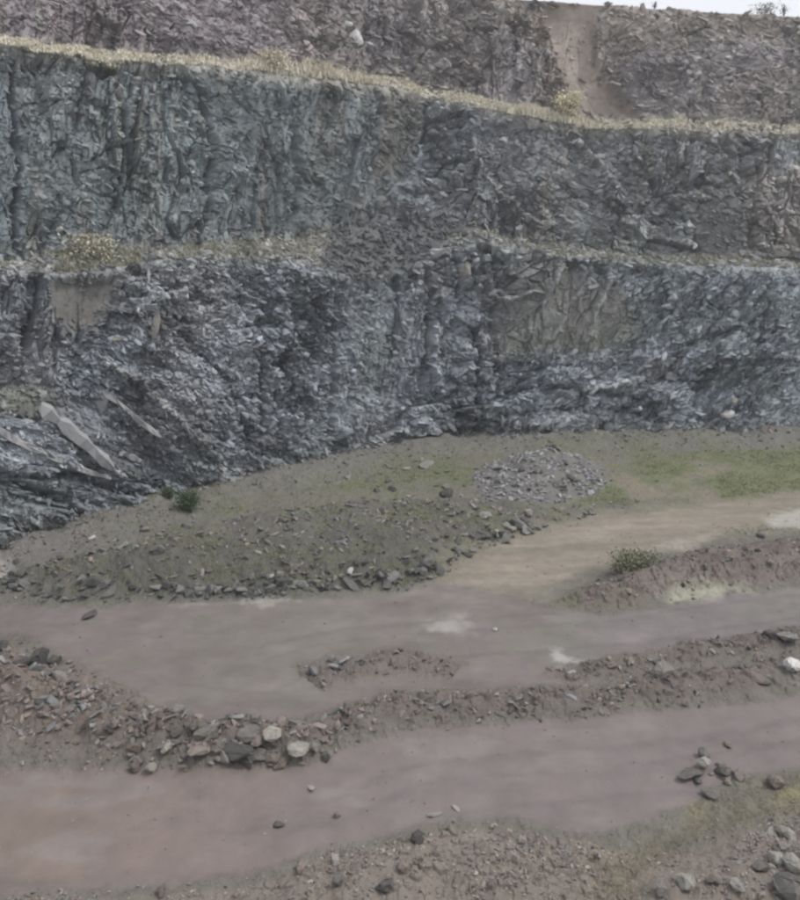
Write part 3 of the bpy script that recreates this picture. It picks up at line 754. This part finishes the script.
def scatter_mesh(name, pts, sizes, cols, normals_=None, ang=None, flat=None, mat=M_rub, label=None, cat=None):
    n = len(pts); VO = []; FA = []; CO = []; off = 0
    which = RNG.integers(0, len(SIMPLE), n)
    for k in range(len(SIMPLE)):
        m = np.where(which == k)[0]
        if not len(m): continue
        co, fa = SIMPLE[k]; nv = len(co)
        sc = sizes[m][:, None] * np.stack([RNG.uniform(.8, 1.5, len(m)), RNG.uniform(.6, 1.1, len(m)), RNG.uniform(.45, 1.1, len(m))], -1)
        v = co[None] * sc[:, None, :]
        a = RNG.uniform(0, 2 * np.pi, len(m)); b = RNG.normal(0, .4, len(m)); c = RNG.normal(0, .4, len(m))
        if ang is not None: a = RNG.normal(0, .5, len(m)); c = RNG.normal(0, .45, len(m)) - ang[m]
        def rot(v, i, j, t):
            w_ = v.copy(); cs = np.cos(t)[:, None]; sn = np.sin(t)[:, None]
            w_[..., i] = cs * v[..., i] - sn * v[..., j]; w_[..., j] = sn * v[..., i] + cs * v[..., j]; return w_
        v = rot(v, 0, 1, a); v = rot(v, 1, 2, b); v = rot(v, 2, 0, c)
        v = v + pts[m][:, None, :]
        VO.append(v.reshape(-1, 3)); FA.append((fa[None] + (np.arange(len(m)) * nv)[:, None, None] + off).reshape(-1, 3))
        CO.append(np.repeat(cols[m], nv, 0)); off += nv * len(m)
    o = mesh_obj(name, np.concatenate(VO), np.concatenate(FA), np.concatenate(CO), mat)
    tag(o, label, cat, kind='stuff')
    return o
# loose stones over the ground: density follows the rough strips
N = 90000
px = RNG.uniform(-150, 950, N); py = 436 + (925 - 436) * RNG.random(N)
a_, b_, c_ = ray(px, py); t_ = -EYE / c_
gx, gy = a_ * t_, b_ * t_
gh, mk = heights(gx, gy)
dens = .03 + mk['b'] * np.where(px < 350, .8, .42) * np.where((px > 300) & (px < 490) & (py < 690), .4, 1) + .55 * mk['m2'] + .6 * mk['m1'] + 1.2 * mk['p'] + .45 * mk['f1'] + .2 * mk['f2'] + .9 * mk['w'] - .2 * mk['t']
dens = np.where(mk['sm'] > .6, .05, dens)
toe = sst(.8, 0, np.abs(sdf(P_M1, gx, gy) - .4)) * (gy < 33); dens = np.maximum(dens, toe * .9)
corner = ((px > 690) & (py > 800) & (px - 690 > (900 - py) * .9)); dens = dens + .5 * corner
clump = sst(-.12, .2, fbm(gx / 1.1, gy / 1.1, 401, 3))
keep = RNG.random(N) < dens * (.4 + .9 * clump)
gx, gy, gh, px_, py_ = gx[keep], gy[keep], gh[keep], px[keep], py[keep]
kp = mk['p'][keep]
szp = 2.2 + 9 * RNG.random(len(gx)) ** 3.5 * (.5 + mk['b'][keep] * np.where(px_ < 350, 1.2, .5) + 1.5 * toe[keep] + .5 * mk['m1'][keep]) + 1.5 * (gy < 16) * RNG.random(len(gx)) + 5 * kp * RNG.random(len(gx))
szp = np.where(mk['sm'][keep] > .6, 1.2 + 2.2 * RNG.random(len(gx)) ** 3, szp)
sz = szp * (gy * ct + EYE * st) / F
tone = RNG.uniform(.55, 1.5, len(gx))[:, None]
basec = np.where(RNG.random(len(gx))[:, None] < .6, C3(.195, .165, .152)[None], C3(.19, .19, .19)[None])
basec = np.where((toe[keep] > .3)[:, None], C3(.13, .13, .125)[None], basec)
basec = np.where((kp > .4)[:, None], C3(.27, .27, .28)[None], basec)
basec = np.where(((gy < 16) & (RNG.random(len(gx)) < .5))[:, None], C3(.27, .24, .21)[None], basec)
scatter_mesh('loose_stones', np.stack([gx, gy, gh + sz * .12], -1), sz, np.clip(basec * tone, .03, .5), label='countless small loose stones strewn over the quarry floor and berms', cat='loose stones')
print('loose', len(gx))
# rubble lodged on the rock faces and ledges
dn_ = (.13 + .8 * z_rub + .2 * z_butt + .16 * z_scree1 + .08 * z_scree2 + .22 * ledge * (R < 5) + .2 * ((R > 1) & (R < 1.25)) + .12 * z_right) * (1 - .9 * z_soil) * (1 - .9 * z_gully) * (1 - .85 * z_smooth)
dn_ = dn_ * ((R > 1) & (R < 8))
pr = dn_.ravel() / dn_.sum()
NW = 48000
k = RNG.choice(len(pr), NW, p=pr)
pts = WP[k] + WN[k] * (.03 + .05 * z_scree1.ravel()[k])[:, None]
sz = (3.5 + 10 * RNG.random(NW) ** 2.5) * WD[k] / F * np.where(z_scree1.ravel()[k] > .3, RNG.uniform(.5, 1.5, NW), 1)
an = np.where(z_butt.ravel()[k] > .5, -.54, np.where(z_right.ravel()[k] > .5, .6, -.2))
wc = col.reshape(-1, 3)[k] * RNG.uniform(.65, 1.3, NW)[:, None]
scatter_mesh('rock_rubble', pts, sz, np.clip(wc, .03, .5), ang=an, label='broken slate rubble lodged on the faces and ledges of the quarry wall', cat='rubble')

# ------------------------------------------------------------------ notable blocks on the faces
def slab(name, a, b, thick, width, mat, label, cat='rock slab', lift=.12, seed=1):
    """long split slab between two photo points on the face"""
    A = Vector(wall_hit(*a)); B = Vector(wall_hit(*b))
    A.y -= lift; B.y -= lift
    L_ = (B - A).length; r = random.Random(seed)
    bm = bmesh.new(); n = 9; rings = []
    for i in range(n + 1):
        t = i / n; w_ = width * (1 - .45 * t) * r.uniform(.6, 1.15) * (.4 if i in (0, n) else 1); h_ = thick * r.uniform(.55, 1.2) * (.6 if i in (0, n) else 1)
        x = (t - .5) * L_
        rings.append([bm.verts.new((x + r.uniform(-.12, .12), sy * w_ / 2 + r.uniform(-.06, .06), sz_ * h_ / 2 + r.uniform(-.05, .05) + .10 * math.sin(2.2 * t + seed))) for sy, sz_ in ((-1, -1), (1, -1), (1, 1), (.1, 1.15), (-1, .8))])
    for i in range(n):
        for j in range(5):
            bm.faces.new((rings[i][j], rings[i][(j + 1) % 5], rings[i + 1][(j + 1) % 5], rings[i + 1][j]))
    bm.faces.new(rings[0][::-1]); bm.faces.new(rings[-1])
    bmesh.ops.recalc_face_normals(bm, faces=bm.faces)
    me = bpy.data.meshes.new(name); bm.to_mesh(me); bm.free(); me.materials.append(mat)
    o = bpy.data.objects.new(name, me); C.objects.link(o)
    xa = (B - A).normalized(); ya = Vector((0.05, 1, -.5)); ya = (ya - ya.dot(xa) * xa).normalized(); za = xa.cross(ya)
    if za.z < 0: za = -za; ya = -ya
    o.matrix_world = Matrix.Translation((A + B) / 2) @ Matrix((xa, ya, za)).transposed().to_4x4()
    tag(o, label, cat)
    return o
slab('rock_slab', (44, 404), (122, 460), .5, .9, M_slab, 'long pale slab dipping to the right on the left rock buttress', seed=1, lift=.55)
slab('rock_slab', (102, 392), (163, 436), .22, .5, M_slab, 'thin grey slab dipping right from the pale pointed block', seed=2, lift=.08)
slab('rock_slab', (-6, 427), (46, 452), .2, .6, M_slab, 'upper of two thin dipping slabs at the left picture edge', seed=3, lift=.05)
slab('rock_slab', (48, 454), (112, 478), .2, .6, M_slab, 'thin dipping slab directly below the long pale slab', seed=4, lift=.05)
slab('rock_slab', (-4, 452), (26, 466), .2, .5, M_slab, 'lower of two thin dipping slabs at the left picture edge', seed=5, lift=.05)
slab('rock_slab', (120, 452), (140, 463), .22, .5, M_slab, 'short pale slab just past the lower end of the long pale slab', seed=6, lift=.05)
slab('rock_slab', (149, 268), (149, 318), .07, .16, M_slab, 'thin upright pale rib of rock near the top of the left rubble slope', seed=8, lift=.2)
slab('rock_slab', (20, 440), (78, 470), .18, .5, M_slab, 'thin dipping slab between the left edge slabs and the one under the long pale slab', seed=13, lift=.1)
slab('rock_slab', (145, 218), (170, 240), .12, .2, M_slab, 'thin pale slanting slab above the left end of the middle ledge', seed=9, lift=.2)
def wall_rock(px, py, size_px, mat, label, sc=(1, .7, 1), seed=0, rot=None, cat='rock'):
    p = wall_hit(px, py)
    if p is None: print('no hit', label); return
    d = (p[1] * ct - (p[2] - EYE) * st) / F
    o = bpy.data.objects.new('rock', rock_mesh(seed, mat)); C.objects.link(o)
    s = size_px * d * 1.15
    o.scale = (s * sc[0], s * sc[1], s * sc[2]); o.rotation_euler = rot or (random.uniform(-.4, .4), random.uniform(-.4, .4), random.uniform(-.5, .5))
    o.location = (p[0], p[1] - .05, p[2]); tag(o, label, cat)
wall_rock(356, 40, 17, M_white, 'white rock standing out high on the brownish top face', (1, .5, 1.7), 4, (0, .3, 0))
wall_rock(368, 44, 9, M_white, 'white stone touching the right side of the white rock of the top face', (1.3, .5, .8), 3)
wall_rock(348, 24, 11, M_white, 'small white rock just above the white rock of the top face', (1, .6, 1.2), 6)
wall_rock(727, 413, 15, M_white, 'white block low on the right part of the bottom face', (1, .7, 1.2), 7)
wall_rock(734, 400, 8, M_pale, 'small pale block above the white block of the bottom face', (1, .7, 1), 8)
wall_rock(103, 400, 22, M_slab, 'pale pointed block above the middle of the long pale slab', (.8, .6, 2.1), 2, (0, .35, 0))
wall_rock(155, 325, 13, M_pale, 'pale upright sliver of rock in the left rubble slope', (.7, .6, 3.0), 1, (0, .25, 0))
wall_rock(114, 340, 16, M_pale, 'flat pale block left of the upright sliver in the left rubble slope', (1.2, .7, .8), 3)
wall_rock(213, 399, 14, M_pale, 'pale block in the middle of the left rubble slope', (1.2, .7, .8), 9)
wall_rock(193, 386, 13, M_slab, 'grey white block up and left of the pale block in the left rubble slope', (1.2, .7, .8), 10)
wall_rock(60, 229, 10, M_white, 'bright white stone above the pale grass at the far left', (1, .7, 1), 5)
wall_rock(37, 379, 6, M_white, 'tiny white stone at the lip of the small left shelf', (1, .7, .8), 5)
wall_rock(467, 270, 14, M_pale, 'pale squarish block at the top of the bottom face below the scree', (1, .7, 1.3), 11)
wall_rock(88, 79, 20, M_slab, 'broad pale grey block at the top left of the middle face', (1, .5, 1.4), 12)

# ------------------------------------------------------------------ plants
def blades(name, base, hgt, cols, per=6, width=.025, spread=.12, lean=.5, mat=M_plant, parent=None, ret=False):
    n = len(base); N_ = n * per
    b = np.repeat(base, per, 0) + np.concatenate([RNG.normal(0, spread, (N_, 2)), np.zeros((N_, 1))], 1)
    h = np.repeat(hgt, per) * RNG.uniform(.5, 1.1, N_)
    a = RNG.uniform(0, 2 * np.pi, N_); w_ = np.stack([np.cos(a), np.sin(a), 0 * a], -1) * np.asarray(width) / 2
    ln = RNG.normal(0, lean, (N_, 2)) * h[:, None]
    mid_ = b + np.concatenate([ln * .35, (h * .6)[:, None]], 1); tip = b + np.concatenate([ln, h[:, None]], 1)
    co = np.stack([b - w_, b + w_, mid_ + w_ * .8, mid_ - w_ * .8, tip], 1).reshape(-1, 3)
    o_ = np.arange(N_)[:, None] * 5
    fa = np.concatenate([o_ + [0, 1, 2], o_ + [0, 2, 3], o_ + [3, 2, 4]], 0)
    cc = np.repeat(np.repeat(cols, per, 0) * RNG.uniform(.7, 1.3, (N_, 1)), 5, 0)
    return mesh_obj(name, co, fa, cc, mat, parent)
def ledge_pts(rlo, rhi, n, wfun):
    m = ((R >= rlo) & (R <= rhi)); w_ = (m * wfun(QX, U)).ravel()
    k_ = RNG.choice(len(w_), n, p=w_ / w_.sum())
    return WP[k_], k_
p1, k1 = ledge_pts(6.02, 6.98, 10000, lambda x, u: (.12 + sst(-.1, .2, fbm(u / 1.6, u * 0, 501, 3)) * 1.0) * np.where(x > 640, .55, 1))
hn = (.14 + 1.1 * np.clip(fbm(WP[k1][:, 0] / 3, WP[k1][:, 1] / 3, 505, 2) + .05, 0, 1)) * np.where(WQX[k1] > 620, .6, 1)
c1 = np.where(RNG.random(len(p1))[:, None] < .7, C3(.74, .69, .57), C3(.50, .47, .36))
tag(blades('ledge_grass', p1, hn, c1, per=7, width=.05, lean=.35), 'dry straw coloured grass growing along the upper ledge', 'grass', kind='stuff')
p2, k2 = ledge_pts(4.1, 5.0, 2600, lambda x, u: .08 + 1.0 * ((x > 60) & (x < 140)) + .35 * ((x > 170) & (x < 330)) + .25 * (x > 500))
tag(blades('ledge_grass', p2, np.full(len(p2), .26), np.where(RNG.random(len(p2))[:, None] < .6, C3(.36, .34, .26), C3(.26, .26, .17)), per=5, width=.035, lean=.4), 'thin dull grass along the middle ledge', 'grass', kind='stuff')
# short growth on the floor
N = 26000
px = RNG.uniform(-60, 900, N); py = RNG.uniform(440, 600, N)
a_, b_, c_ = ray(px, py); t_ = -EYE / c_; gx, gy = a_ * t_, b_ * t_
gh, mk = heights(gx, gy)
gw = (.25 * (gy > 32) + .3 * mk['m1'] + .8 * sst(-1, 1, sdf(P_GR, gx, gy))) * (1 - mk['t']) * (1 - mk['r2']) * (1 - mk['p']) * sst(-.05, .12, fbm(gx / 2.5, gy / 2.5, 301, 4))
kk = RNG.random(N) < gw * 1.3
bp = np.stack([gx, gy, gh], -1)[kk]
tag(blades('ground_grass', bp, np.full(len(bp), .09), np.where(RNG.random(len(bp))[:, None] < .6, C3(.15, .18, .08), C3(.24, .23, .12)), per=7, width=.03, spread=.15, lean=.7), 'thin green grass and moss covering the back of the quarry floor', 'grass', kind='stuff')
# yellow moss and dry weed stalks in the foreground
N = 5000
px = RNG.uniform(560, 900, N); py = RNG.uniform(770, 910, N)
a_, b_, c_ = ray(px, py); t_ = -EYE / c_; gx, gy = a_ * t_, b_ * t_
gh, mk = heights(gx, gy); kk = RNG.random(N) < sst(-.3, .3, sdf(P_MOSS, gx, gy)) * .55
bp = np.stack([gx, gy, gh], -1)[kk]
tag(blades('ground_grass', bp, np.full(len(bp), .055), np.where(RNG.random(len(bp))[:, None] < .6, C3(.28, .25, .16), C3(.24, .21, .15)), per=8, width=.010, spread=.07, lean=.8), 'yellowish short growth on the bank in the right foreground', 'grass', kind='stuff')

def bush(name, loc, wd, ht, leaf, n, label, cat='bush', twig=12, lsz=.06, seed=1, group=None):
    root = bpy.data.objects.new(name, None); C.objects.link(root); root.location = loc; tag(root, label, cat, group)
    r = random.Random(seed); rn = np.random.default_rng(seed)
    bm = bmesh.new()
    tips = []
    for i in range(twig):
        a = r.uniform(0, 6.28); k_ = r.uniform(.2, 1); tip = Vector((math.cos(a) * wd * .42 * k_, math.sin(a) * wd * .35 * k_, ht * r.uniform(.6, 1)))
        pts_ = [Vector((0, 0, -.05)), tip * .5 + Vector((0, 0, ht * .12)), tip]; tips.append(tip)
        prev = None
        for j, p_ in enumerate(pts_):
            ra = .018 * (1 - j * .4); ring = [bm.verts.new(p_ + Vector((math.cos(q_) * ra, math.sin(q_) * ra, 0))) for q_ in (0, 2.1, 4.2)]
            if prev:
                for m_ in range(3): bm.faces.new((prev[m_], prev[(m_ + 1) % 3], ring[(m_ + 1) % 3], ring[m_]))
            prev = ring
    me = bpy.data.meshes.new('stem'); bm.to_mesh(me); bm.free(); me.materials.append(M_wood)
    o = bpy.data.objects.new('stem', me); C.objects.link(o); o.parent = root
    ti = np.array([t_[:] for t_ in tips]); c0 = ti[rn.integers(0, len(ti), n)] * rn.uniform(.35, 1.05, (n, 1)) + rn.normal(0, wd * .12, (n, 3))
    c0[:, 2] = np.clip(c0[:, 2], .02, ht * 1.1)
    d1_ = rn.normal(0, 1, (n, 3)); d1_ /= np.linalg.norm(d1_, axis=1, keepdims=True); d2_ = np.cross(d1_, rn.normal(0, 1, (n, 3))); d2_ /= np.linalg.norm(d2_, axis=1, keepdims=True)
    s_ = lsz * rn.uniform(.6, 1.3, (n, 1))
    co = np.stack([c0 - d1_ * s_, c0 + d2_ * s_ * .5, c0 + d1_ * s_, c0 - d2_ * s_ * .5], 1).reshape(-1, 3)
    fa = np.arange(n * 4).reshape(-1, 4)
    cc = np.repeat(np.array(leaf)[None] * rn.uniform(.6, 1.4, (n, 1)), 4, 0)
    mesh_obj('foliage', co, fa, cc, M_plant, root)
    return root
g = ground_at(188, 511); bush('bush', g, 1.1, .85, (.075, .115, .06), 1500, 'small dark green bush at the foot of the left rock buttress', seed=3)
g = ground_at(168, 498); bush('bush', g, .8, .5, (.09, .12, .07), 600, 'smaller dull green bush just left of the dark green bush', seed=4)
g = wall_hit(566, 117); bush('bush', g, 2.0, 1.5, (.62, .57, .40), 2600, 'yellow green bush on the upper ledge at the foot of the brown gully', seed=5, lsz=.09)
g = wall_hit(272, 66); bush('bush', g, 2.4, .7, (.64, .58, .46), 1600, 'low straw coloured bush on the left half of the upper ledge', seed=6, lsz=.08)
g = wall_hit(90, 262); bush('bush', g, 2.6, 1.1, (.46, .44, .35), 1400, 'pale tussock of grass on the middle ledge above the smooth soil patch', cat='grass tussock', seed=7, lsz=.09)
rz = lambda px: P[cum[8] + 1, int(np.argmin(np.abs(q - px)))]
bush('bush', rz(765), 2.0, .65, (.14, .12, .09), 420, 'wide sparse bush on the quarry rim against the sky at the right', seed=8, lsz=.07, twig=14)
bush('bush', rz(783), .8, .7, (.13, .12, .09), 160, 'tall thin bush on the quarry rim right of the wide sparse bush', seed=10, lsz=.06)
bush('bush', rz(655), .5, .45, (.13, .12, .09), 120, 'tiny lone bush on the quarry rim at the left end of the visible sky', seed=9, lsz=.05)
g = ground_at(634, 573); bush('bush', g, 2.2, .6, (.20, .20, .13), 2200, 'rounded olive bush on the brown mound beside the sandy track', seed=11, lsz=.06)

# ------------------------------------------------------------------ air
hb = np.array([(x, y, z) for z in (-4, 45) for y in (-90, 300) for x in (-320, 320)], float)
hm = bpy.data.materials.new('haze'); hm.use_nodes = True
hn_ = hm.node_tree; hn_.nodes.remove(hn_.nodes['Principled BSDF'])
pv = hn_.nodes.new('ShaderNodeVolumePrincipled')
pv.inputs['Color'].default_value = (.93, .95, 1, 1); pv.inputs['Density'].default_value = 0.0013; pv.inputs['Anisotropy'].default_value = .2
hn_.links.new(pv.outputs[0], hn_.nodes['Material Output'].inputs['Volume'])
hz = mesh_obj('haze', hb, np.array([(0, 2, 3, 1), (4, 5, 7, 6), (0, 1, 5, 4), (2, 6, 7, 3), (0, 4, 6, 2), (1, 3, 7, 5)]), None, hm)
tag(hz, 'thin pale haze hanging in the quarry air', 'haze', kind='stuff')
